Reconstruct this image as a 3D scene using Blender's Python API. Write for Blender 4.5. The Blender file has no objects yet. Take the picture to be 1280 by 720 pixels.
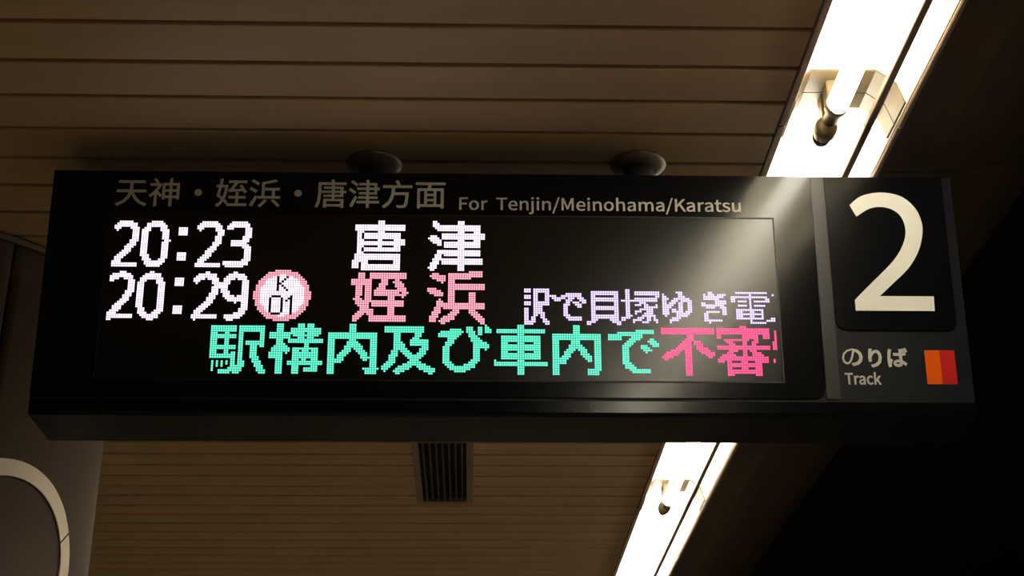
import bpy, bmesh, math, random
from mathutils import Vector, Matrix
random.seed(7)
# ------------------------------------------------------------------ camera, world, exposure
sc = bpy.context.scene
COL = sc.collection
CAM_Z = 1.6
cam_data = bpy.data.cameras.new('camera')
cam_data.sensor_width = 36.0
cam_data.lens = 1817.65 * 36.0 / 1280.0
cam_data.clip_start = 0.02
cam = bpy.data.objects.new('camera', cam_data)
COL.objects.link(cam)
RT = Vector((0.99959197, -0.0279557, -0.00586246))
DN = Vector((0.00657071, 0.42478445, -0.90527068))
FW = Vector((0.02779776, 0.90486278, 0.42479481))
m = Matrix((RT, -DN, -FW)).transposed().to_4x4()
m.translation = Vector((0, 0, CAM_Z))
cam.matrix_world = m
sc.camera = cam
w = bpy.data.worlds.new('underground')
sc.world = w
w.use_nodes = True
w.node_tree.nodes['Background'].inputs[0].default_value = (0.012, 0.009, 0.006, 1)
w.node_tree.nodes['Background'].inputs[1].default_value = 1.0
sc.view_settings.view_transform = 'Standard'
sc.view_settings.look = 'None'
sc.view_settings.gamma = 1.0
sc.view_settings.use_curve_mapping = False
sc.view_settings.exposure = 0.0
TUBE_POWER = 36.0
TUBE_COLOR = (1.0, 0.915, 0.74)

# ------------------------------------------------------------------ materials
def mat(name, color, rough=0.5, metal=0.0, spec=0.5, emit=None, estr=0.0, noise=None, bump=0.0, nscale=20.0, stretch=(1, 1, 1), ior=None, coat=0.0):
    M = bpy.data.materials.new(name)
    M.use_nodes = True
    nt = M.node_tree
    b = nt.nodes['Principled BSDF']
    b.inputs['Base Color'].default_value = (*color, 1)
    b.inputs['Roughness'].default_value = rough
    b.inputs['Metallic'].default_value = metal
    b.inputs['Specular IOR Level'].default_value = spec
    b.inputs['Coat Weight'].default_value = coat
    if ior: b.inputs['IOR'].default_value = ior
    if emit:
        b.inputs['Emission Color'].default_value = (*emit, 1)
        b.inputs['Emission Strength'].default_value = estr
    if noise or bump:
        tc = nt.nodes.new('ShaderNodeTexCoord')
        mp = nt.nodes.new('ShaderNodeMapping')
        mp.inputs['Scale'].default_value = stretch
        nz = nt.nodes.new('ShaderNodeTexNoise')
        nz.inputs['Scale'].default_value = nscale
        nz.inputs['Detail'].default_value = 5
        nt.links.new(tc.outputs['Object'], mp.inputs[0])
        nt.links.new(mp.outputs[0], nz.inputs[0])
        if noise:
            cr = nt.nodes.new('ShaderNodeValToRGB')
            cr.color_ramp.elements[0].position = 0.3
            cr.color_ramp.elements[1].position = 0.75
            cr.color_ramp.elements[0].color = (*[c * (1 - noise) for c in color], 1)
            cr.color_ramp.elements[1].color = (*[min(1, c * (1 + noise)) for c in color], 1)
            nt.links.new(nz.outputs[0], cr.inputs[0])
            nt.links.new(cr.outputs[0], b.inputs['Base Color'])
        if bump:
            bp = nt.nodes.new('ShaderNodeBump')
            bp.inputs['Strength'].default_value = bump
            bp.inputs['Distance'].default_value = 0.002
            nt.links.new(nz.outputs[0], bp.inputs['Height'])
            nt.links.new(bp.outputs[0], b.inputs['Normal'])
    return M

M = {}
M['slat'] = mat('beige_painted_slat', (0.62, 0.425, 0.225), 0.5, noise=0.10, nscale=3, stretch=(0.4, 3, 1))
M['board'] = mat('dark_backing', (0.006, 0.004, 0.003), 0.9)
M['cove'] = mat('brown_cove_panel', (0.13, 0.085, 0.055), 0.38, noise=0.12, nscale=4)
M['cladding'] = mat('brown_column_cladding', (0.105, 0.070, 0.045), 0.5, noise=0.10, nscale=5)
M['ring'] = mat('column_ring_metal', (0.15, 0.10, 0.065), 0.4)
M['cream'] = mat('cream_enamel', (0.80, 0.66, 0.46), 0.45, noise=0.04, nscale=12)
M['reflector'] = mat('white_reflector_enamel', (0.86, 0.80, 0.66), 0.35)
M['lip'] = mat('brown_fixture_lip', (0.34, 0.24, 0.18), 0.5)
M['rail'] = mat('brown_rail', (0.10, 0.065, 0.04), 0.5)
M['joint_shade'] = mat('tan_joint_shade', (0.075, 0.052, 0.022), 0.5)  # shade on the reflector near the tube ends, put into the colour
M['tube'] = mat('lit_fluorescent_tube', (0.9, 0.9, 0.9), 0.3, emit=TUBE_COLOR, estr=TUBE_POWER)
M['socket'] = mat('yellowed_lamp_socket', (0.16, 0.12, 0.055), 0.4)
M['socket_tip'] = mat('brown_socket_tip', (0.05, 0.03, 0.02), 0.4)
M['housing'] = mat('charcoal_housing_paint', (0.0055, 0.006, 0.0085), 0.42, spec=0.17, bump=0.05, nscale=300)
M['pane'] = mat('black_acrylic_pane', (0.0025, 0.0025, 0.003), 0.14, spec=0.26)
M['numpane'] = mat('black_acrylic_number_pane', (0.0022, 0.0022, 0.003), 0.22, spec=0.15)
M['screen'] = mat('unlit_led_matrix', (0.006, 0.005, 0.003), 0.205, ior=1.44)
M['screen_frame'] = mat('screen_frame_black', (0.006, 0.005, 0.004), 0.4, spec=0.3)
M['strip'] = mat('grey_divider_strip', (0.014, 0.014, 0.017), 0.36, spec=0.35)
M['pole'] = mat('dark_pole', (0.012, 0.012, 0.012), 0.45)
M['flange'] = mat('bronze_flange', (0.14, 0.095, 0.06), 0.4, metal=0.3)
M['paint'] = mat('off_white_print', (0.73, 0.73, 0.67), 0.6, spec=0.2)
M['ink'] = mat('dull_white_print', (0.42, 0.38, 0.30), 0.6)
M['orange'] = mat('orange_print', (0.60, 0.085, 0.0), 0.6, spec=0.1)
M['redp'] = mat('red_print', (0.40, 0.012, 0.010), 0.6, spec=0.1)
M['ink2'] = mat('soft_white_print', (0.46, 0.45, 0.41), 0.6)
M['vent'] = mat('vent_frame_paint', (0.36, 0.24, 0.15), 0.5)
M['ventbar'] = mat('vent_bar_dark', (0.06, 0.05, 0.04), 0.5)
M['ventin'] = mat('vent_shaft_dark', (0.006, 0.004, 0.004), 0.9)
M['floor'] = mat('platform_floor_tile', (0.42, 0.37, 0.30), 0.5, noise=0.1, nscale=3)
M['wall'] = mat('platform_wall', (0.14, 0.11, 0.08), 0.6, noise=0.08, nscale=2)
M['tunnel'] = mat('tunnel_black_concrete', (0.006, 0.005, 0.005), 0.9, noise=0.2, nscale=2)
LED = {}
for k, c, s in [('white', (1.0, 0.82, 1.0), 1.75), ('pink', (1.0, 0.37, 0.47), 1.45), ('green', (0.125, 0.95, 0.62), 1.35),
                ('red', (1.0, 0.080, 0.26), 1.6), ('violet', (0.68, 0.54, 1.0), 1.75)]:
    LED[k] = mat(k + '_led_light', (0.02, 0.02, 0.02), 0.5, spec=0.1, emit=c, estr=s)

# ------------------------------------------------------------------ mesh helpers
def link(o, parent=None):
    COL.objects.link(o)
    if parent: o.parent = parent
    return o
def empty(name, label=None, cat=None, group=None, kind=None, loc=(0, 0, 0)):
    o = bpy.data.objects.new(name, None)
    o.empty_display_size = 0.05
    o.location = loc
    COL.objects.link(o)
    tag(o, label, cat, group, kind)
    return o
def tag(o, label=None, cat=None, group=None, kind=None):
    if label: o['label'] = label
    if cat: o['category'] = cat
    if group: o['group'] = group
    if kind: o['kind'] = kind
    return o
def mesh_obj(name, verts, faces, material, parent=None, smooth=False):
    me = bpy.data.meshes.new(name)
    me.from_pydata([tuple(v) for v in verts], [], faces)
    me.materials.append(material)
    bm = bmesh.new(); bm.from_mesh(me)
    bmesh.ops.recalc_face_normals(bm, faces=bm.faces)
    bm.to_mesh(me); bm.free()
    if smooth:
        for p in me.polygons: p.use_smooth = True
    return link(bpy.data.objects.new(name, me), parent)
def box(name, lo, hi, material, parent=None, bevel=0.0):
    bm = bmesh.new()
    bmesh.ops.create_cube(bm, size=1)
    for v in bm.verts:
        v.co = Vector([(lo[i] + hi[i]) / 2 + v.co[i] * (hi[i] - lo[i]) for i in range(3)])
    if bevel:
        bmesh.ops.bevel(bm, geom=bm.edges[:], offset=bevel, segments=2, affect='EDGES')
    me = bpy.data.meshes.new(name); bm.to_mesh(me); bm.free()
    me.materials.append(material)
    return link(bpy.data.objects.new(name, me), parent)
def lathe_y(name, prof, cx, cz, material, parent=None, seg=24):
    """profile of (y, r) about an axis along Y"""
    V, F = [], []
    for y, r in prof:
        for k in range(seg):
            a = 2 * math.pi * k / seg
            V.append((cx + r * math.cos(a), y, cz + r * math.sin(a)))
    for i in range(len(prof) - 1):
        for k in range(seg):
            F.append((i * seg + k, i * seg + (k + 1) % seg, (i + 1) * seg + (k + 1) % seg, (i + 1) * seg + k))
    F.append(tuple(range(seg))); F.append(tuple((len(prof) - 1) * seg + k for k in range(seg)))
    return mesh_obj(name, V, F, material, parent, True)
def lathe_z(name, prof, cx, cy, material, parent=None, seg=28):
    V, F = [], []
    for z, r in prof:
        for k in range(seg):
            a = 2 * math.pi * k / seg
            V.append((cx + r * math.cos(a), cy + r * math.sin(a), z))
    for i in range(len(prof) - 1):
        for k in range(seg):
            F.append((i * seg + k, i * seg + (k + 1) % seg, (i + 1) * seg + (k + 1) % seg, (i + 1) * seg + k))
    F.append(tuple(range(seg))); F.append(tuple((len(prof) - 1) * seg + k for k in range(seg)))
    return mesh_obj(name, V, F, material, parent, True)
def prism_y(name, prof, y0, y1, material, parent=None, smooth=False, closed=True):
    """(x, z) outline swept along Y; closed outline gets end caps"""
    n = len(prof)
    V = [(x, y0, z) for x, z in prof] + [(x, y1, z) for x, z in prof]
    F = [(i, (i + 1) % n, n + (i + 1) % n, n + i) for i in range(n if closed else n - 1)]
    if closed: F += [tuple(range(n)), tuple(range(n, 2 * n))]
    return mesh_obj(name, V, F, material, parent, smooth)

# ------------------------------------------------------------------ large structure
CEIL = 2.96
X_LIP0, X_LIP1, X_END, X_OUT = 0.544, 0.5585, 0.7551, 0.768
WALL_X = -3.2
Y0, Y1 = -3.0, 11.6

tag(box('floor', (WALL_X - 0.1, Y0, -0.15), (1.5, Y1, 0), M['floor']), kind='structure')
tag(box('floor_trackbed', (1.5, Y0, -1.3), (4.6, 40.0, -1.15), M['tunnel']), kind='structure')
tag(box('wall_left', (WALL_X - 0.1, Y0, 0), (WALL_X, Y1, 3.25), M['wall']), kind='structure')
tag(box('wall_right', (4.5, Y0, -1.3), (4.7, 40.0, 4.6), M['tunnel']), kind='structure')
tag(box('wall_platform_edge', (1.42, Y0, -1.3), (1.5, Y1, -0.15), M['tunnel']), kind='structure')

# ceiling: dark backing board, one object per slat
ceiling = box('ceiling', (WALL_X, Y0, CEIL + 0.030), (X_LIP0 - 0.002, Y1, CEIL + 0.05), M['board'])
tag(ceiling, kind='structure')
near = [2.0305, 2.148, 2.260, 2.374, 2.486, 2.596, 2.712, 2.822]
far = [4.281, 4.387, 4.498, 4.608, 4.712, 4.827, 4.934, 5.045, 5.154, 5.265, 5.374, 5.486, 5.597, 5.702]
k944 = 1.36 / 1.44
lines = [a * k944 for a in near]
gap = (far[0] - near[-1]) / 13
lines += [(near[-1] + gap * i) * k944 for i in range(1, 13)] + [a * k944 for a in far]
while lines[0] > 0.55: lines.insert(0, lines[0] - 0.1075)
while lines[-1] < 8.6: lines.append(lines[-1] + 0.1045)
slat_meshes = {}
GR = 0.0048
for a, b in zip(lines, lines[1:]):
    wd = b - a - 2 * GR
    key = round(wd, 4)
    if key not in slat_meshes:
        e = 0.002
        pr = [(-wd / 2, 0.030), (-wd / 2, e), (-wd / 2 + e, 0), (wd / 2 - e, 0), (wd / 2, e), (wd / 2, 0.030)]
        n = len(pr)
        V = [(WALL_X, y, z) for y, z in pr] + [(X_LIP0 - 0.0015, y, z) for y, z in pr]
        F = [(i, (i + 1) % n, n + (i + 1) % n, n + i) for i in range(n)] + [tuple(range(n)), tuple(range(n, 2 * n))]
        o = mesh_obj('slat', V, F, M['slat'], ceiling)
        slat_meshes[key] = o.data
    else:
        o = link(bpy.data.objects.new('slat', slat_meshes[key]), ceiling)
    o.location = (0, (a + b) / 2, CEIL + random.uniform(-0.0004, 0.0004))

# cove on the track side: smooth brown panels that curve upwards
cove = empty('ceiling_trackside', kind='structure')
prof = [(X_OUT, CEIL), (0.80, CEIL), (0.86, CEIL)]
for i in range(1, 13):
    a = math.radians(6.5 * i)
    prof.append((0.86 + 0.42 * math.sin(a), CEIL + 0.42 * (1 - math.cos(a))))
prof.append((prof[-1][0] + 0.25, prof[-1][1] + 1.1))
back = [(x + 0.0, z + 0.02) for x, z in prof]
back = [(x - 0.02 * min(1, max(0, (x - 0.86) / 0.4)), z + 0.02) for x, z in prof]
pitch = 2.36
for i in range(-2, 4):
    a = 2.372 + pitch * i
    prism_y('cove_panel', prof + back[::-1], a + 0.0015, a + pitch - 0.0015, M['cove'], cove)
tag(box('wall_far', (WALL_X, 11.5, 0), (1.3, 11.6, 3.2), M['wall']), kind='structure')
tag(box('ceiling_tunnel', (1.3, Y0, 4.5), (4.6, 40.0, 4.6), M['tunnel']), kind='structure')

# ------------------------------------------------------------------ round clad column on the left
CX, CY, CR = -1.221, 2.979, 0.4224
column = empty('column', kind='structure', loc=(CX, CY, 0))
def column_panel(a0, a1):
    n = 22
    V, F = [], []
    for rr in (CR, CR - 0.012):
        for z in (0.0, CEIL - 0.002):
            for k in range(n + 1):
                a = math.radians(a0 + (a1 - a0) * k / n)
                V.append((rr * math.cos(a), rr * math.sin(a), z))
    s = n + 1
    for k in range(n):
        F.append((k, k + 1, s + k + 1, s + k))
        F.append((2 * s + k, 3 * s + k, 3 * s + k + 1, 2 * s + k + 1))
        F.append((k, 2 * s + k, 2 * s + k + 1, k + 1))
        F.append((s + k, s + k + 1, 3 * s + k + 1, 3 * s + k))
    F.append((0, s, 3 * s, 2 * s)); F.append((n, 2 * s + n, 3 * s + n, s + n))
    o = mesh_obj('cladding_panel', V, F, M['cladding'], column, True)
    for p in o.data.polygons:
        if p.normal.z > 0.9 or p.normal.z < -0.9: p.use_smooth = False
for i in range(6):
    column_panel(-46.3 + 60 * i + 0.45, -46.3 + 60 * (i + 1) - 0.45)
core = lathe_z('column_core', [(0, CR - 0.013), (CEIL - 0.002, CR - 0.013)], 0, 0, M['board'], column, 48)
V, F = [], []
for z0, r in [(CEIL - 0.016, CR + 0.001), (CEIL - 0.016, CR + 0.011), (CEIL - 0.004, CR + 0.011), (CEIL - 0.001, CR + 0.001)]:
    for k in range(72):
        a = 2 * math.pi * k / 72
        V.append((r * math.cos(a), r * math.sin(a), z0))
for i in range(4):
    for k in range(72):
        F.append((i * 72 + k, i * 72 + (k + 1) % 72, ((i + 1) % 4) * 72 + (k + 1) % 72, ((i + 1) % 4) * 72 + k))
mesh_obj('top_ring', V, F, M['ring'], column)

# ------------------------------------------------------------------ cream ring fixed flat on the column, in two curved segments
RS, RZ, RO, RI = -0.262, CAM_Z + 0.722, 0.181, 0.1475
ring = empty('ring_emblem', 'cream ring fixed on the brown round column, lower left corner', 'ring', loc=(CX, CY, RZ))
def ring_segment(a0, a1, skew):
    n = max(6, int((a1 - a0) / 4))
    V, F = [], []
    for k in range(n + 1):
        for rad, s_ in ((RO, 1), (RI, -1)):
            sk = skew * s_ if k in (0, n) else 0
            a = math.radians(a0 + (a1 - a0) * k / n + sk)
            s = RS + rad * math.cos(a)
            for rr in (CR + 0.0008, CR + 0.004):
                V.append((rr * math.cos(s / CR), rr * math.sin(s / CR), rad * math.sin(a)))
    for k in range(n):
        b = 4 * k
        F += [(b + 1, b + 5, b + 7, b + 3), (b, b + 2, b + 6, b + 4), (b, b + 4, b + 5, b + 1), (b + 2, b + 3, b + 7, b + 6)]
    F += [(0, 1, 3, 2), (4 * n, 4 * n + 2, 4 * n + 3, 4 * n + 1)]
    mesh_obj('ring_segment', V, F, M['cream'], ring)
ring_segment(24, 200, 2.5)
ring_segment(-156, 22.6, 2.5)

# ------------------------------------------------------------------ fluorescent trough lights
def trough_light(ya, yb, label):
    root = empty('trough_light', label, 'ceiling light', 'fluorescent trough lights in one row along the ceiling', loc=(0.655, (ya + yb) / 2, CEIL))
    g = 0.0012
    off = Vector(root.location)
    def fix(o):
        for v in o.data.vertices: v.co -= off
        return o
    top = CEIL + 0.072
    # white reflector: an open channel with sloping sides, real sheet thickness
    inn = [(X_LIP1, CEIL + 0.001), (X_LIP1 + 0.012, CEIL + 0.05), (X_LIP1 + 0.035, top), (X_END - 0.045, top), (X_END - 0.012, CEIL + 0.045), (X_END, CEIL + 0.001)]
    out = [(X_END + 0.002, CEIL + 0.001), (X_END - 0.008, CEIL + 0.050), (X_END - 0.043, top + 0.004), (X_LIP1 + 0.033, top + 0.004), (X_LIP1 + 0.008, CEIL + 0.052), (X_LIP1 - 0.002, CEIL + 0.001)]
    fix(prism_y('reflector', inn + out, ya + g, yb - g, M['reflector'], root))
    fix(box('lip', (X_LIP0, ya + g, CEIL - 0.004), (X_LIP1 - 0.0022, yb - g, CEIL + 0.03), M['lip'], root, 0.0015))
    fix(box('lip', (X_END + 0.0022, ya + g, CEIL - 0.004), (X_OUT - 0.001, yb - g, CEIL + 0.03), M['lip'], root, 0.0015))
    fix(box('rail', (0.699, ya + g, CEIL - 0.004), (0.712, yb - g, CEIL + 0.008), M['rail'], root, 0.001))
    # tan liner added at each unit joint; its dark colour paints in tube-end dimming
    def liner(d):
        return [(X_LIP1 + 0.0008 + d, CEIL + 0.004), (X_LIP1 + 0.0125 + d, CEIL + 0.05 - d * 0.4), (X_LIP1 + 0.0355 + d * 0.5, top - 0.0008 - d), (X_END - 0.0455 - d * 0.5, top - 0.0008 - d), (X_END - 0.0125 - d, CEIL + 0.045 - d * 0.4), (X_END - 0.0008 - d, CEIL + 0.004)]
    fix(prism_y('joint_shade_liner', liner(0.0030) + liner(0.0)[::-1], yb - 0.070, yb - g, M['joint_shade'], root))
    fix(prism_y('joint_shade_liner', liner(0.0030) + liner(0.0)[::-1], ya + g, ya + 0.050, M['joint_shade'], root))
    xt, zt, r = 0.637, CEIL + 0.006, 0.019
    t0, t1 = ya + 0.065, yb - 0.050
    fix(lathe_y('tube', [(t0 - 0.004, r * 0.55), (t0, r * 0.85), (t0 + 0.006, r), (t1 - 0.006, r), (t1, r * 0.85), (t1 + 0.004, r * 0.55)], xt, zt, M['tube'], root))
    # far socket (towards the camera end of the next unit) and near socket
    fix(lathe_y('socket', [(t1 - 0.012, 0.0205), (t1 - 0.004, 0.0215), (t1 + 0.012, 0.019), (t1 + 0.018, 0.0135), (yb - 0.003, 0.0135)], xt, zt + 0.002, M['socket'], root))
    s = fix(lathe_y('socket', [(ya + 0.002, 0.0150), (ya + 0.012, 0.0205), (ya + 0.032, 0.0205), (ya + 0.044, 0.0165), (t0 - 0.002, 0.0110)], xt - 0.004, zt - 0.002, M['socket'], root))
    fix(lathe_y('socket_tip', [(ya + 0.042, 0.0180), (ya + 0.056, 0.0155), (ya + 0.068, 0.0090)], xt - 0.005, zt - 0.003, M['socket_tip'], s))
    fix(box('bracket', (xt - 0.010, yb - 0.040, zt + 0.012), (xt + 0.010, yb - 0.006, top - 0.001), M['socket'], root, 0.002))
    fix(box('bracket', (xt - 0.010, ya + 0.006, zt + 0.012), (xt + 0.010, ya + 0.034, top - 0.001), M['socket'], root, 0.002))
    return root
J = 2.205
labels = {-2: 'fluorescent trough light behind the viewer, above the near platform',
          -1: 'bright fluorescent trough light leaving the top of the frame before the sign',
          0: 'fluorescent trough light passing just above and behind the hanging sign',
          1: 'fluorescent trough light beyond the sign, leaving the bottom of the frame',
          2: 'fluorescent trough light far down the row, past the lowest one seen',
          3: 'farthest fluorescent trough light of the row, near the far wall'}
for i in range(-2, 4):
    trough_light(J + pitch * i, J + pitch * (i + 1), labels[i])

# ------------------------------------------------------------------ ceiling vent
vx0, vx1, vy0, vy1 = -0.168, 0.0085, 3.86, 4.49
vent = empty('ceiling_vent', 'small beige framed ceiling vent with dark louvre bars behind the sign', 'vent', loc=((vx0 + vx1) / 2, (vy0 + vy1) / 2, CEIL))
def rel(o, root):
    for v in o.data.vertices: v.co -= Vector(root.location)
    return o
fw = 0.020
zb, zt_ = CEIL - 0.016, CEIL - 0.0006
rel(box('frame_bar', (vx0, vy0, zb), (vx0 + fw, vy1, zt_), M['vent'], vent, 0.0015), vent)
rel(box('frame_bar', (vx1 - fw, vy0, zb), (vx1, vy1, zt_), M['vent'], vent, 0.0015), vent)
rel(box('frame_bar', (vx0 + fw, vy1 - fw * 1.6, zb), (vx1 - fw, vy1, zt_), M['vent'], vent, 0.0015), vent)
rel(box('frame_bar', (vx0 + fw, vy0, zb), (vx1 - fw, vy0 + fw * 1.6, zt_), M['vent'], vent, 0.0015), vent)
rel(box('backing', (vx0 + fw, vy0 + fw, CEIL - 0.0030), (vx1 - fw, vy1 - fw, zt_), M['ventin'], vent), vent)
nb = 7
for i in range(nb):
    x = vx0 + fw + (vx1 - vx0 - 2 * fw) * (i + 0.7) / (nb + 0.4)
    rel(box('louvre', (x - 0.0028, vy0 + fw, zb + 0.001), (x + 0.0028, vy1 - fw, CEIL - 0.0032), M['ventbar'], vent), vent)

# ------------------------------------------------------------------ hanging departure sign
DL = 0.0977734573
ORG = Vector((-0.62497348, 2.27784404, CAM_Z + 1.19786743))
UPV = Vector((0, -math.sin(DL), math.cos(DL)))
NRM = Vector((0, -math.cos(DL), -math.sin(DL)))
KV = 0.97781869
def S(u, v, h=0.0):
    return ORG + Vector((u, 0, 0)) - v * UPV + h * NRM
U0, U1, V0, V1 = -0.1155, 1.4865, -0.0925, 0.353
base = S((U0 + U1) / 2, V0) + Vector((0, 0.08, 0))
sign = empty('departure_sign', 'black hanging departure board with LED text and a large white number 2', 'sign', loc=base)
def srel(o):
    for v in o.data.vertices: v.co -= base
    return o
def slab(name, outline, h0, h1, material, parent=sign):
    n = len(outline)
    V = [S(u, v, h0) for u, v in outline] + [S(u, v, h1) for u, v in outline]
    F = [(i, (i + 1) % n, n + (i + 1) % n, n + i) for i in range(n)] + [tuple(range(n)), tuple(range(n, 2 * n))]
    return srel(mesh_obj(name, V, F, material, parent))
def rounded(u0, v0, u1, v1, r_tl=0, r_tr=0, r_br=0, r_bl=0, n=6):
    P = []
    for cu, cv, r, a0 in ((u0, v0, r_tl, 180), (u1, v0, r_tr, 270), (u1, v1, r_br, 0), (u0, v1, r_bl, 90)):
        if r == 0: P.append((cu, cv)); continue
        x = cu + r if cu == u0 else cu - r
        y = cv + r if cv == v0 else cv - r
        for k in range(n + 1):
            a = math.radians(a0 + 90 * k / n)
            P.append((x + r * math.cos(a), y + r * math.sin(a)))
    return P
# housing: wedge profile, front face tilted down, level underside, small front-bottom radius
ft, fb = S(0, V0), S(0, V1 - 0.006)
fb2 = S(0, V1, -0.006)
pr = [(ft.y, ft.z), (fb.y, fb.z), (fb2.y - 0.0045, fb2.z + 0.0018), (fb2.y, fb2.z), (fb2.y + 0.129, fb2.z), (fb2.y + 0.133, fb2.z + 0.004), (fb2.y + 0.133, ft.z)]
xs0, xs1 = ORG.x + U0, ORG.x + U1
n = len(pr)
V = [(xs0, y, z) for y, z in pr] + [(xs1, y, z) for y, z in pr]
F = [(i, (i + 1) % n, n + (i + 1) % n, n + i) for i in range(n)] + [tuple(range(n)), tuple(range(n, 2 * n))]
housing = srel(mesh_obj('housing', V, F, M['housing'], sign))
ZB = fb2.z
slab('display_pane', rounded(U0 + 0.0005, V0 + 0.001, 1.2310, 0.3208, 0, 0, 0.022, 0), 0.0, 0.0030, M['pane'])
slab('number_pane', rounded(1.2566, V0 + 0.001, 1.4687, 0.1975, 0, 0, 0.020, 0.020), 0.0, 0.0030, M['numpane'])
slab('divider_strip', [(1.2322, V0 + 0.001), (1.2556, V0 + 0.001), (1.2556, 0.3208), (1.2322, 0.3208)], 0.0, 0.0022, M['strip'])
slab('lower_trim', [(U0 + 0.0005, 0.3265), (U1 - 0.0005, 0.3265), (U1 - 0.0005, 0.3465), (U0 + 0.0005, 0.3465)], 0.0, 0.0012, M['pane'])
screen = slab('led_screen', [(-0.010, -0.0085), (1.1585, -0.0085), (1.1585, 0.2915), (-0.010, 0.2915)], 0.0030, 0.0034, M['screen'])
for a, b, c, d in ((-0.0125, -0.011, 1.161, -0.0085), (-0.0125, 0.2915, 1.161, 0.294), (-0.0125, -0.0085, -0.010, 0.2915), (1.1585, -0.0085, 1.161, 0.2915)):
    slab('frame_edge', [(a, b), (c, b), (c, d), (a, d)], 0.0030, 0.0045, M['screen_frame'], screen)

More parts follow.
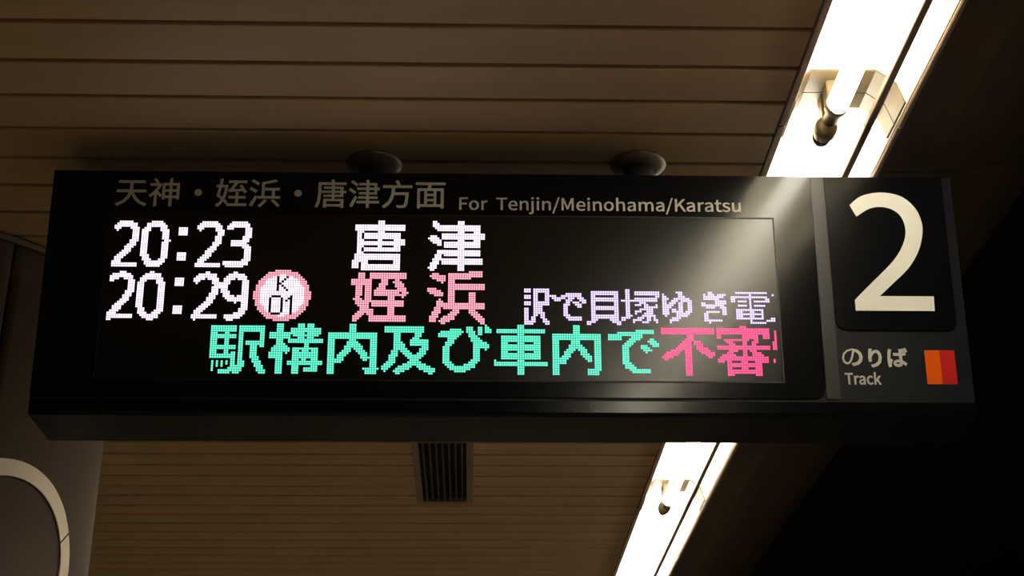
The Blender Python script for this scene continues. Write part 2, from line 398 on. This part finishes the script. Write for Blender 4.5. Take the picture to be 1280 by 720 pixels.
# lit LED dots, one object per character: (name, colour, column, row, rows as bit sums)
GLYPHS = [
    ('唐', 'white', 104, 0, 23, [14336, 14336, 8388606, 8388606, 8388606, 14364, 2097132, 2097132, 2097132, 8132636, 8388604, 8388604, 1841180, 2097132, 2097132, 28, 2097150, 2097150, 2097150, 1835135, 1835127, 2097143, 2097143, 2097136]),
    ('津', 'white', 137, 0, 25, [57356, 57372, 8388604, 8388600, 8388592, 7397376, 33554368, 33554382, 33554399, 7397438, 8388540, 8388528, 8388480, 57344, 8388592, 8388592, 8388536, 57400, 16777212, 16777180, 16777182, 57358, 57359, 57350]),
    ('姪', 'pink', 104, 25, 25, [16777016, 16777016, 16777016, 1630719, 3990015, 7926271, 7893468, 15759836, 16776668, 31456732, 16776668, 4653516, 459230, 8388604, 8388348, 8388344, 458992, 459760, 459768, 459708, 16776990, 16776974, 16776966]),
    ('浜', 'pink', 137, 24, 25, [16515072, 16776732, 16776958, 524028, 3824, 3648, 33553920, 33553920, 33553935, 3647, 1838718, 1838712, 1838592, 1838624, 1838704, 33554416, 33554416, 33554360, 1849400, 3947580, 7872028, 15732638, 31461326, 29361134, 25166016]),
    ('駅', 'green', 45, 50, 24, [8386559, 8386559, 8386559, 6303943, 6305791, 6305791, 6303943, 8368327, 8368327, 7223295, 931839, 929991, 931527, 931839, 1980415, 1848832, 3962538, 3700394, 7896618, 7356162, 15745010, 14687728]),
    ('構', 'green', 70, 49, 23, [487480, 487480, 4193848, 4193848, 4161535, 2096639, 487935, 8388408, 8388408, 98424, 98556, 2096638, 1957374, 2096319, 2096191, 2096191, 1891384, 8388408, 8388408, 1842232, 2071608, 2071608, 7224]),
    ('内', 'green', 95, 49, 22, [3584, 3584, 3584, 3584, 2097151, 2097151, 2097151, 1838599, 1842951, 1851143, 1867655, 1866631, 1897415, 1958375, 1949943, 2080887, 1933439, 1835071, 1835015, 1835015, 4161543, 2031623, 2031623]),
    ('及', 'green', 118, 50, 23, [262142, 262142, 262142, 114912, 114912, 57568, 1044704, 1044960, 1045472, 918496, 985056, 462704, 499312, 261240, 129080, 61496, 129084, 523806, 2072463, 8327111, 8127458, 3145920]),
    ('び', 'green', 142, 49, 23, [1048576, 3567616, 7762912, 7796734, 451583, 123391, 246000, 508016, 2064504, 4161592, 4161564, 1277980, 229404, 229404, 229404, 229404, 245788, 122940, 63608, 65520, 16352, 3968]),
    ('車', 'green', 166, 49, 23, [7168, 7168, 4194302, 4194302, 7168, 1048568, 1048568, 1048568, 924728, 1048568, 1048568, 1048568, 924728, 1048568, 1048568, 1048568, 7169, 8388607, 8388607, 7168, 7168, 7168, 7168]),
    ('内', 'green', 191, 49, 21, [3584, 3584, 3584, 3584, 2097151, 2097151, 2097151, 1838855, 1838855, 1843079, 1851271, 1866695, 1864167, 1896679, 1958135, 1949823, 1933375, 1835071, 1835015, 1835015, 2064391, 1015815, 1015815]),
    ('で', 'green', 215, 51, 22, [1044480, 1048560, 32767, 31807, 802367, 1969920, 3934080, 3785664, 246208, 491968, 65984, 448, 448, 448, 448, 960, 1920, 3968, 261632, 261120]),
    ('不', 'red', 238, 50, 23, [8388607, 8388607, 8388607, 14336, 14336, 15360, 122368, 253696, 237440, 1023936, 2039280, 8264956, 7871614, 3152927, 7174, 7168, 7168, 7168, 7168, 7168, 7168, 7168]),
    ('審', 'red', 262, 49, 23, [7168, 8388607, 8388607, 8388607, 7600131, 7600131, 212984, 235632, 104672, 8388607, 8388607, 121312, 497776, 1022204, 4194302, 4194303, 4135991, 524272, 524272, 465968, 524272, 524272, 458864]),
    ('物', 'red', 286, 51, 2, [2, 2, 2, 2, 2, 3, 3, 3, 3, 0, 0, 0, 0, 1, 1]),
    ('訳', 'violet', 179, 32, 11, [2039, 2039, 1584, 1591, 1591, 1584, 2039, 2039, 240, 243, 243, 499, 435, 411, 795, 1823, 1551]),
    ('で', 'violet', 190, 34, 16, [16256, 16359, 30590, 58268, 56704, 14784, 12480, 192, 192, 192, 448, 16256, 16128]),
    ('貝', 'violet', 206, 33, 15, [16380, 16380, 12300, 16380, 16380, 12300, 12300, 16380, 16380, 12300, 12300, 16380, 16380, 15388, 30735, 24579]),
    ('塚', 'violet', 221, 32, 17, [12, 131020, 131020, 98316, 65484, 65535, 1804, 36300, 64524, 16140, 14796, 15436, 32284, 23439, 55779, 36384]),
    ('ゆ', 'violet', 239, 33, 13, [448, 385, 899, 4071, 8051, 6587, 6559, 6543, 6583, 7671, 4039, 1986, 240, 120, 8]),
    ('き', 'violet', 256, 33, 11, [24, 1978, 1022, 254, 1984, 1987, 1023, 1852, 1536, 1788, 1542, 6, 6, 510, 8]),
    ('電', 'violet', 269, 33, 17, [65532, 256, 65535, 98563, 130427, 256, 32120, 256, 16380, 8988, 16380, 8988, 16380, 98560, 32512]),
    ('車', 'violet', 286, 34, 2, [2, 0, 0, 0, 0, 0, 0, 0, 0, 0, 0, 3, 3]),
    ('2', 'white', 0, 1, 11, [252, 1022, 1023, 1927, 1794, 1792, 1792, 1792, 1792, 1920, 896, 960, 480, 224, 240, 120, 60, 30, 14, 15, 2047, 2047]),
    ('0', 'white', 12, 1, 13, [496, 1020, 2044, 1806, 3855, 3591, 3591, 3591, 3591, 7175, 3591, 3591, 3591, 3591, 3591, 3591, 3599, 3598, 1822, 2044, 1020, 504]),
    (':', 'white', 28, 4, 4, [15, 15, 15, 15, 0, 0, 0, 0, 0, 0, 0, 0, 15, 15, 15, 15]),
    ('2', 'white', 36, 1, 12, [508, 1022, 2047, 1799, 3842, 3584, 3584, 1792, 1792, 1792, 1920, 896, 448, 480, 240, 112, 120, 60, 30, 14, 2047, 2047]),
    ('3', 'white', 48, 1, 12, [1016, 2044, 2046, 3598, 3584, 3584, 3584, 3840, 1792, 2040, 1016, 2040, 3840, 3584, 3584, 3584, 3584, 3584, 3840, 2047, 2047, 510]),
    ('2', 'white', 0, 25, 11, [112, 510, 1023, 975, 1795, 1792, 1792, 1792, 1792, 1920, 896, 960, 448, 480, 240, 120, 60, 60, 30, 15, 2047, 2047, 3]),
    ('0', 'white', 12, 25, 12, [96, 1016, 1020, 2046, 1806, 3847, 3591, 3591, 3591, 3591, 3591, 3591, 3591, 3591, 3591, 3591, 3591, 3598, 3854, 1950, 1020, 1016, 224]),
    (':', 'white', 28, 28, 4, [15, 15, 15, 15, 0, 0, 0, 0, 0, 0, 0, 0, 0, 15, 15, 15, 15]),
    ('2', 'white', 36, 25, 12, [96, 1020, 1022, 2015, 1799, 3842, 3584, 3840, 1792, 1792, 1920, 896, 960, 448, 480, 240, 120, 60, 30, 14, 2047, 2047, 2]),
    ('9', 'white', 48, 25, 12, [96, 1016, 2044, 1982, 3598, 3599, 3591, 3591, 3591, 3599, 3598, 4030, 4092, 4088, 3648, 3584, 3584, 3840, 1792, 1984, 1020, 508, 56]),
    ('ring', 'pink', 62, 24, 25, [65024, 524224, 1034208, 1966320, 3670072, 7340060, 7340060, 14680078, 12582918, 12582918, 29360135, 29360135, 29360135, 29360135, 12582918, 12582918, 14680078, 7340060, 7340060, 3670072, 1966320, 1034208, 524224, 65024]),
    ('K01', 'white', 65, 26, 19, [1792, 14176, 64376, 130428, 130684, 261502, 523135, 522111, 524287, 524287, 515615, 511471, 513519, 515567, 253422, 122348, 122348, 56808, 7680, 1792]),
]
PU, PV = 0.004, 0.004 * KV
DU, DV = 0.00164, 0.00161
for ch, colr, c0, r0, wdt, rows in GLYPHS:
    V, F = [], []
    for j, bits in enumerate(rows):
        for i in range(wdt):
            if bits >> i & 1:
                cu, cv = (c0 + i + 0.5) * PU, (r0 + j + 0.5) * PV
                k = len(V)
                for h in (0.0034, 0.0040):
                    for su, sv in ((-1, -1), (1, -1), (1, 1), (-1, 1)):
                        s_ = 1.0 if h < 0.0036 else 0.88
                        V.append(S(cu + su * DU * s_, cv + sv * DV * s_, h))
                F.append((k + 4, k + 5, k + 6, k + 7))
                for q in range(4): F.append((k + q, k + (q + 1) % 4, k + 4 + (q + 1) % 4, k + 4 + q))
    nm = 'station_roundel' if ch in ('ring', 'K01') else 'led_character'
    o = srel(mesh_obj(nm, V, F, LED[colr], screen))
    o['label'] = {'white': 'white lit LED dots', 'pink': 'pink lit LED dots', 'green': 'green lit LED dots', 'red': 'magenta red lit LED dots', 'violet': 'violet lit LED dots'}[colr]

# printed lettering
TEXT = {
    '天神・姪浜・唐津方面': [[23,159,23,133,152,133,131,83,88,36,15,-5,32,-27,105,14,151,62,175,113,210,51,258,4,320,-27,338,-4,275,26,227,72,194,133,328,133,328,159,185,159,187,199,187,241,313,241,313,267,36,267,36,241,159,241,159,199,157,159],[405,282,417,267,428,250,436,236,458,250,425,294],[524,143,573,143,573,93,524,93],[524,166,524,215,573,215,573,166],[649,143,649,93,599,93,599,143],[649,166,599,166,599,215,649,215],[573,294,573,239,500,239,500,53,524,53,524,69,573,69,573,-28,599,-28,599,69,649,69,649,55,674,55,674,239,599,239,599,294],[368,234,368,210,457,210,431,167,398,130,361,101,373,75,387,87,402,99,417,114,417,-28,441,-28,441,124,477,79,493,101,446,149,462,173,477,198,488,225,475,235,471,234],[875,170,857,165,843,152,838,133,843,114,857,101,875,96,894,101,907,114,912,133,907,152,894,165],[1199,141,1214,145,1256,149,1347,156,1361,130,1384,143,1369,168,1350,197,1329,226,1308,216,1334,178,1239,172,1289,251,1381,251,1381,275,1193,275,1193,251,1259,251,1242,223,1224,195,1212,178,1192,168],[1271,139,1271,94,1198,94,1198,70,1271,70,1271,8,1181,8,1181,-16,1386,-16,1386,8,1296,8,1296,70,1373,70,1373,94,1296,94,1296,139],[1158,198,1153,153,1144,113,1133,78,1099,107,1118,198],[1072,99,1123,55,1106,29,1086,9,1063,-7,1079,-28,1103,-11,1124,11,1141,37,1168,7,1185,27,1153,60,1168,104,1178,158,1184,221,1169,223,1164,222,1123,222,1132,293,1107,294,1098,222,1065,222,1065,198,1094,198,1087,162,1080,128],[1434,271,1457,257,1480,242,1499,228,1515,249,1496,263,1473,277,1450,289],[1414,180,1437,166,1461,152,1479,139,1494,161,1476,173,1452,187,1429,199],[1418,-7,1444,-20,1462,14,1481,52,1498,90,1474,103,1456,63,1436,25],[1570,57,1553,31,1532,7,1509,-12,1532,-29,1555,-6,1577,20,1596,49],[1646,46,1671,22,1694,-3,1711,-26,1735,-12,1717,10,1693,35,1668,58],[1544,257,1544,95,1505,95,1505,72,1736,72,1736,95,1679,95,1679,167,1727,167,1727,192,1570,192,1570,240,1618,249,1666,261,1707,273,1682,291,1643,279,1595,267],[1653,95,1570,95,1570,167,1653,167],[1926,170,1907,165,1894,152,1889,133,1894,114,1907,101,1926,96,1945,101,1958,114,1963,133,1958,152,1945,165],[2273,292,2287,262,2142,262,2142,158,2140,102,2132,41,2112,-15,2133,-29,2155,31,2165,97,2167,158,2167,238,2285,238,2285,212,2200,212,2200,192,2285,192,2285,165,2175,165,2175,144,2285,144,2285,117,2197,117,2197,97,2285,97,2285,69,2197,69,2197,-28,2224,-28,2224,-14,2378,-14,2378,-28,2405,-28,2405,69,2310,69,2310,97,2401,97,2401,144,2430,144,2430,165,2401,165,2401,212,2310,212,2310,238,2431,238,2431,262,2315,262,2297,299],[2310,144,2376,144,2376,117,2310,117],[2310,165,2310,192,2376,192,2376,165],[2224,7,2224,49,2378,49,2378,7],[2485,270,2505,255,2526,239,2542,224,2559,245,2542,259,2521,274,2501,288],[2464,178,2484,164,2505,148,2521,134,2537,155,2520,168,2499,183,2479,196],[2474,-4,2497,-20,2515,15,2533,54,2549,92,2528,108,2510,68,2492,29],[2565,101,2565,79,2648,79,2648,49,2548,49,2548,26,2648,26,2648,-28,2674,-28,2674,26,2783,26,2783,49,2674,49,2674,79,2766,79,2766,101,2674,101,2674,129,2758,129,2758,182,2786,182,2786,205,2758,205,2758,257,2674,257,2674,294,2648,294,2648,257,2572,257,2572,236,2648,236,2648,205,2551,205,2551,182,2648,182,2648,151,2571,151,2571,129,2648,129,2648,101],[2674,236,2734,236,2734,205,2674,205],[2674,151,2674,182,2734,182,2734,151],[2955,286,2964,269,2973,250,2979,234,2825,234,2825,208,2921,208,2912,126,2883,50,2817,-8,2836,-29,2891,13,2923,66,2940,126,3066,126,3060,62,3052,22,3043,4,3026,0,2967,2,2977,-23,3035,-24,3047,-23,3057,-19,3066,-12,3078,11,3086,59,3093,139,3095,152,2945,152,2949,208,3129,208,3129,234,2981,234,3006,244,2999,260,2990,279,2980,296],[3287,117,3362,117,3362,77,3287,77],[3287,138,3287,177,3362,177,3362,138],[3287,56,3362,56,3362,15,3287,15],[3172,271,3172,246,3307,246,3297,202,3188,202,3188,-28,3213,-28,3213,-9,3438,-9,3438,-28,3465,-28,3465,202,3324,202,3338,246,3482,246,3482,271],[3213,15,3213,177,3263,177,3263,15],[3438,15,3386,15,3386,177,3438,177]],
    'For  Tenjin/Meinohama/Karatsu': [[35,0,68,0,68,115,166,115,166,143,68,143,68,229,183,229,183,257,35,257],[299,-5,343,7,375,41,387,95,375,149,343,183,299,195,256,183,224,149,211,95,224,41,256,7],[299,22,270,31,251,57,244,95,251,133,270,159,299,168,328,159,348,133,355,95,348,57,328,31],[438,0,470,0,470,122,484,148,501,162,518,166,536,163,542,191,522,195,501,190,483,176,468,155,467,155,464,190,438,190],[787,0,819,0,819,229,897,229,897,257,709,257,709,229,787,229],[1017,-5,1041,-2,1062,5,1079,15,1068,36,1054,28,1038,23,1021,21,989,29,967,52,958,88,1086,88,1087,106,1078,153,1053,184,1011,195,970,183,939,148,926,95,938,41,971,7],[957,110,967,142,987,163,1012,169,1037,163,1054,143,1059,110],[1134,0,1166,0,1166,138,1184,154,1200,164,1218,167,1239,162,1250,145,1254,116,1254,0,1286,0,1286,120,1280,161,1261,186,1228,195,1204,191,1183,179,1164,162,1164,162,1160,190,1134,190],[1328,-85,1358,-77,1375,-55,1380,-22,1380,190,1348,190,1348,-22,1346,-42,1339,-55,1325,-59,1306,-56,1300,-80],[1364,229,1375,232,1382,239,1385,251,1382,262,1375,269,1364,271,1353,269,1345,262,1342,251,1345,239,1353,232],[1444,0,1476,0,1476,190,1444,190],[1460,229,1471,232,1479,239,1481,251,1479,262,1471,269,1460,271,1449,269,1442,262,1439,251,1442,239,1449,232],[1540,0,1572,0,1572,138,1590,154,1606,164,1624,167,1645,162,1657,145,1660,116,1660,0,1692,0,1692,120,1686,161,1667,186,1634,195,1610,191,1589,179,1570,162,1570,162,1567,190,1540,190],[1725,-63,1749,-63,1854,278,1831,278],[1894,0,1923,0,1923,142,1919,218,1921,218,1941,159,1990,26,2012,26,2060,159,2081,218,2082,218,2078,142,2078,0,2108,0,2108,257,2069,257,2020,119,2002,66,2001,66,1982,119,1933,257,1894,257],[2252,-5,2276,-2,2297,5,2315,15,2304,36,2289,28,2273,23,2256,21,2224,29,2202,52,2193,88,2321,88,2322,106,2314,153,2288,184,2246,195,2205,183,2174,148,2161,95,2174,41,2206,7],[2193,110,2202,142,2222,163,2247,169,2273,163,2289,143,2294,110],[2369,0,2402,0,2402,190,2369,190],[2386,229,2397,232,2404,239,2407,251,2404,262,2397,269,2386,271,2374,269,2367,262,2364,251,2367,239,2374,232],[2466,0,2498,0,2498,138,2515,154,2532,164,2550,167,2570,162,2582,145,2586,116,2586,0,2618,0,2618,120,2611,161,2592,186,2560,195,2535,191,2514,179,2496,162,2495,162,2492,190,2466,190],[2753,-5,2797,7,2829,41,2841,95,2829,149,2797,183,2753,195,2710,183,2678,149,2665,95,2678,41,2710,7],[2753,22,2724,31,2705,57,2698,95,2705,133,2724,159,2753,168,2782,159,2801,133,2808,95,2801,57,2782,31],[2891,0,2924,0,2924,138,2941,154,2958,164,2975,167,2996,162,3008,145,3012,116,3012,0,3043,0,3043,120,3037,161,3018,186,2985,195,2961,191,2941,179,2922,163,2924,202,2924,279,2891,279],[3148,-5,3170,-1,3192,9,3211,23,3212,23,3215,0,3241,0,3241,117,3234,158,3213,185,3175,195,3146,191,3121,182,3100,170,3113,148,3129,158,3149,165,3170,168,3194,161,3206,144,3209,120,3143,107,3105,84,3092,49,3100,20,3119,2],[3157,21,3140,24,3128,34,3123,51,3131,73,3158,89,3209,99,3209,46,3191,32,3174,24],[3301,0,3333,0,3333,138,3350,154,3366,164,3381,167,3401,162,3413,145,3416,116,3416,0,3448,0,3448,138,3465,154,3481,164,3496,167,3516,162,3528,145,3532,116,3532,0,3563,0,3563,120,3557,161,3538,186,3506,195,3484,190,3463,178,3443,159,3432,178,3415,191,3390,195,3369,191,3349,179,3331,162,3331,162,3327,190,3301,190],[3669,-5,3692,-1,3713,9,3732,23,3733,23,3736,0,3762,0,3762,117,3756,158,3734,185,3696,195,3667,191,3642,182,3622,170,3634,148,3651,158,3670,165,3691,168,3715,161,3727,144,3730,120,3664,107,3626,84,3614,49,3621,20,3641,2],[3678,21,3661,24,3649,34,3645,51,3653,73,3680,89,3730,99,3730,46,3713,32,3696,24],[3794,-63,3818,-63,3922,278,3899,278],[3963,0,3995,0,3995,81,4039,134,4116,0,4152,0,4060,159,4140,257,4103,257,3996,128,3995,128,3995,257,3963,257],[4230,-5,4252,-1,4273,9,4293,23,4294,23,4297,0,4323,0,4323,117,4316,158,4295,185,4257,195,4228,191,4203,182,4182,170,4195,148,4211,158,4230,165,4252,168,4276,161,4288,144,4291,120,4225,107,4187,84,4174,49,4182,20,4201,2],[4239,21,4222,24,4210,34,4205,51,4213,73,4240,89,4291,99,4291,46,4273,32,4256,24],[4383,0,4415,0,4415,122,4430,148,4446,162,4463,166,4481,163,4487,191,4467,195,4447,190,4428,176,4413,155,4412,155,4409,190,4383,190],[4563,-5,4585,-1,4606,9,4626,23,4627,23,4630,0,4656,0,4656,117,4649,158,4628,185,4590,195,4561,191,4536,182,4515,170,4528,148,4544,158,4563,165,4585,168,4609,161,4621,144,4624,120,4558,107,4520,84,4507,49,4515,20,4534,2],[4572,21,4555,24,4543,34,4538,51,4546,73,4573,89,4624,99,4624,46,4606,32,4589,24],[4776,-5,4811,2,4805,27,4783,21,4765,26,4756,38,4754,58,4754,164,4805,164,4805,190,4754,190,4754,244,4727,244,4723,190,4693,188,4693,164,4722,164,4722,59,4727,25,4744,3],[4898,-5,4936,3,4959,24,4967,52,4958,81,4936,98,4909,110,4889,118,4874,128,4868,143,4872,156,4883,166,4903,170,4919,168,4933,162,4946,153,4962,173,4945,184,4925,192,4903,195,4868,188,4845,168,4838,141,4846,115,4867,97,4893,86,4913,78,4930,66,4936,50,4932,35,4920,24,4899,20,4878,23,4859,31,4842,43,4827,22,4847,8,4871,-1],[5068,-5,5091,0,5112,12,5130,30,5131,30,5134,0,5160,0,5160,190,5129,190,5129,55,5111,37,5095,26,5077,23,5057,28,5045,45,5041,74,5041,190,5009,190,5009,70,5015,29,5035,4]],
    'の': [[167,225,162,192,155,161,147,130,129,83,111,56,94,48,78,54,64,75,58,111,71,160,109,202],[196,225,246,208,278,172,289,124,276,72,243,37,200,20,170,15,187,-11,258,12,302,58,318,123,301,188,255,234,184,251,106,231,51,180,31,109,40,59,63,27,93,15,124,28,151,64,175,124,184,158,190,192]],
    'り': [[119,276,88,277,85,247,80,213,76,172,74,134,78,78,105,81,104,124,119,172,151,215,193,233,224,221,242,187,249,138,230,68,182,27,113,8,130,-18,206,8,258,58,277,138,267,202,239,244,197,258,156,246,123,215,102,179,106,209,112,245]],
    'ば': [[81,264,50,266,48,241,42,202,35,149,32,94,34,50,39,13,45,-17,70,-15,69,-3,70,13,76,35,86,63,95,90,81,102,61,50,57,99,60,146,67,198,75,240],[284,277,267,272,287,222,305,229],[319,288,302,283,322,234,340,240],[228,61,229,49,225,29,213,16,190,11,168,14,153,23,148,38,154,53,169,63,192,67],[254,266,222,266,224,244,224,201,190,200,131,203,131,177,190,175,224,175,227,85,195,88,156,81,131,62,123,36,131,9,156,-9,195,-15,232,-7,251,14,256,42,256,49,274,38,291,24,309,8,324,32,304,48,281,64,255,77,253,108,252,142,251,177,311,183,311,210,251,202,251,245]],
    'Track': [[89,0,121,0,121,229,199,229,199,257,11,257,11,229,89,229],[242,0,274,0,274,122,289,148,305,162,322,166,340,163,346,191,326,195,306,190,287,176,272,155,271,155,268,190,242,190],[422,-5,444,-1,465,9,485,23,486,23,488,0,515,0,515,117,508,158,487,185,449,195,420,191,394,182,374,170,387,148,403,158,422,165,444,168,468,161,480,144,483,120,417,107,379,84,366,49,374,20,393,2],[431,21,414,24,402,34,397,51,405,73,432,89,483,99,483,46,465,32,448,24],[650,-5,672,-2,693,7,711,19,697,41,684,31,669,25,653,22,622,31,601,57,594,95,602,133,623,159,654,168,668,166,680,160,692,152,708,173,693,184,675,192,652,195,607,183,574,149,561,95,573,41,604,7],[754,0,785,0,785,50,821,92,876,0,911,0,839,113,903,190,867,190,786,90,785,90,785,279,754,279]],
}
def print_text(name, splines, fu, fv, off=0.0, mat_=None, h=0.0030, parent=sign):
    cu = bpy.data.curves.new(name, 'CURVE')
    cu.dimensions = '2D'; cu.fill_mode = 'BOTH'; cu.offset = off
    for P in splines:
        sp = cu.splines.new('POLY')
        k = len(P) // 2
        sp.points.add(k - 1)
        for i in range(k): sp.points[i].co = (fu(P[2 * i], P[2 * i + 1]), -fv(P[2 * i], P[2 * i + 1]), 0, 1)
        sp.use_cyclic_u = True
    o = bpy.data.objects.new(name, cu)
    COL.objects.link(o)
    dg = bpy.context.evaluated_depsgraph_get()
    me = bpy.data.meshes.new_from_object(o.evaluated_get(dg))
    bpy.data.objects.remove(o)
    bm = bmesh.new(); bm.from_mesh(me)
    if bm.faces:
        r = bmesh.ops.extrude_face_region(bm, geom=bm.faces[:])
        for v in [e for e in r['geom'] if isinstance(e, bmesh.types.BMVert)]: v.co.z = 0.0003
    for v in bm.verts:
        v.co = S(v.co.x, -v.co.y, h + v.co.z) - base
    bmesh.ops.recalc_face_normals(bm, faces=bm.faces)
    bm.to_mesh(me); bm.free()
    for p in me.polygons: p.use_smooth = False
    me.materials.clear(); me.materials.append(mat_ or M['paint'])
    o = bpy.data.objects.new(name, me)
    return link(o, parent)
print_text('destination_lettering', TEXT['天神・姪浜・唐津方面'], lambda x, y: -0.0030 + (x - 15) * 0.580 / 3467, lambda x, y: -0.0240 - (y + 29) * 0.0540 / 328, 0.0005, M['ink'])
print_text('direction_lettering', TEXT['For  Tenjin/Meinohama/Karatsu'], lambda x, y: 0.6025 + (x - 35) * 0.5005 / 5125, lambda x, y: -0.0222 - y * 0.0228 / 255, 0.0004, M['ink'])
for ch, ua, ub, va, vb in (('の', 1.2650, 1.2985, 0.2315, 0.2605), ('り', 1.3105, 1.3315, 0.2315, 0.2630), ('ば', 1.3435, 1.3765, 0.2300, 0.2620)):
    P = TEXT[ch]
    xs = [x for s_ in P for x in s_[::2]]; ys = [y for s_ in P for y in s_[1::2]]
    print_text('platform_lettering', P, lambda x, y: ua + (x - min(xs)) * (ub - ua) / (max(xs) - min(xs)), lambda x, y: vb - (y - min(ys)) * (vb - va) / (max(ys) - min(ys)), 0.0012, M['ink2'], h=0.0)
print_text('track_lettering', TEXT['Track'], lambda x, y: 1.2665 + (x - 11) * 0.0610 / 900, lambda x, y: 0.2945 - (y + 5) * 0.0215 / 284, 0.0006, M['ink2'], h=0.0)
# large numeral 2
def cat(P, n=5):
    """Catmull-Rom through a run of points"""
    out = []
    for i in range(len(P) - 1):
        p0, p1, p2, p3 = P[max(i - 1, 0)], P[i], P[i + 1], P[min(i + 2, len(P) - 1)]
        for k in range(n):
            t = k / n
            out.append(tuple(0.5 * (2 * p1[a] + (p2[a] - p0[a]) * t + (2 * p0[a] - 5 * p1[a] + 4 * p2[a] - p3[a]) * t * t + (3 * p1[a] - p0[a] - 3 * p2[a] + p3[a]) * t ** 3) for a in (0, 1)))
    out.append(P[-1])
    return out
two = cat([(1.2988, -0.0368), (1.3214, -0.0545), (1.3578, -0.0618), (1.3930, -0.0544), (1.4165, -0.0320), (1.4258, -0.0040), (1.4240, 0.0220), (1.4144, 0.0507), (1.3948, 0.0817), (1.3652, 0.1103), (1.3383, 0.1350)])
two += [(1.4335, 0.1350), (1.4325, 0.1620), (1.2938, 0.1622)]
two += cat([(1.2938, 0.1424), (1.3238, 0.1128), (1.3600, 0.0776), (1.3811, 0.0510), (1.3932, 0.0243), (1.3948, 0.0019), (1.3875, -0.0182), (1.3718, -0.0302), (1.3511, -0.0337), (1.3318, -0.0290), (1.3096, -0.0144)])
flat = [c for p in two for c in p]
print_text('platform_number', [flat], lambda x, y: x, lambda x, y: y, 0.0)
mark = slab('line_mark', [(1.4076, 0.2328), (1.4600, 0.2328), (1.4600, 0.2936), (1.4076, 0.2936)], 0.0, 0.0004, M['redp'])
mark['label'] = 'red and orange square'
slab('orange_half', [(1.4076, 0.2328), (1.4340, 0.2328), (1.4340, 0.2936), (1.4076, 0.2936)], 0.0004, 0.0007, M['orange'], mark)

# hanging poles with ceiling flanges
for px, py in ((-0.1823, 2.357), (0.3095, 2.350)):
    pole = srel(lathe_z('hanging_pole', [(ft.z - 0.004, 0.027), (CEIL - 0.012, 0.027)], px, py, M['pole'], sign))
    srel(lathe_z('ceiling_flange', [(CEIL - 0.014, 0.030), (CEIL - 0.012, 0.040), (CEIL - 0.006, 0.050), (CEIL - 0.0008, 0.053)], px, py, M['flange'], sign))
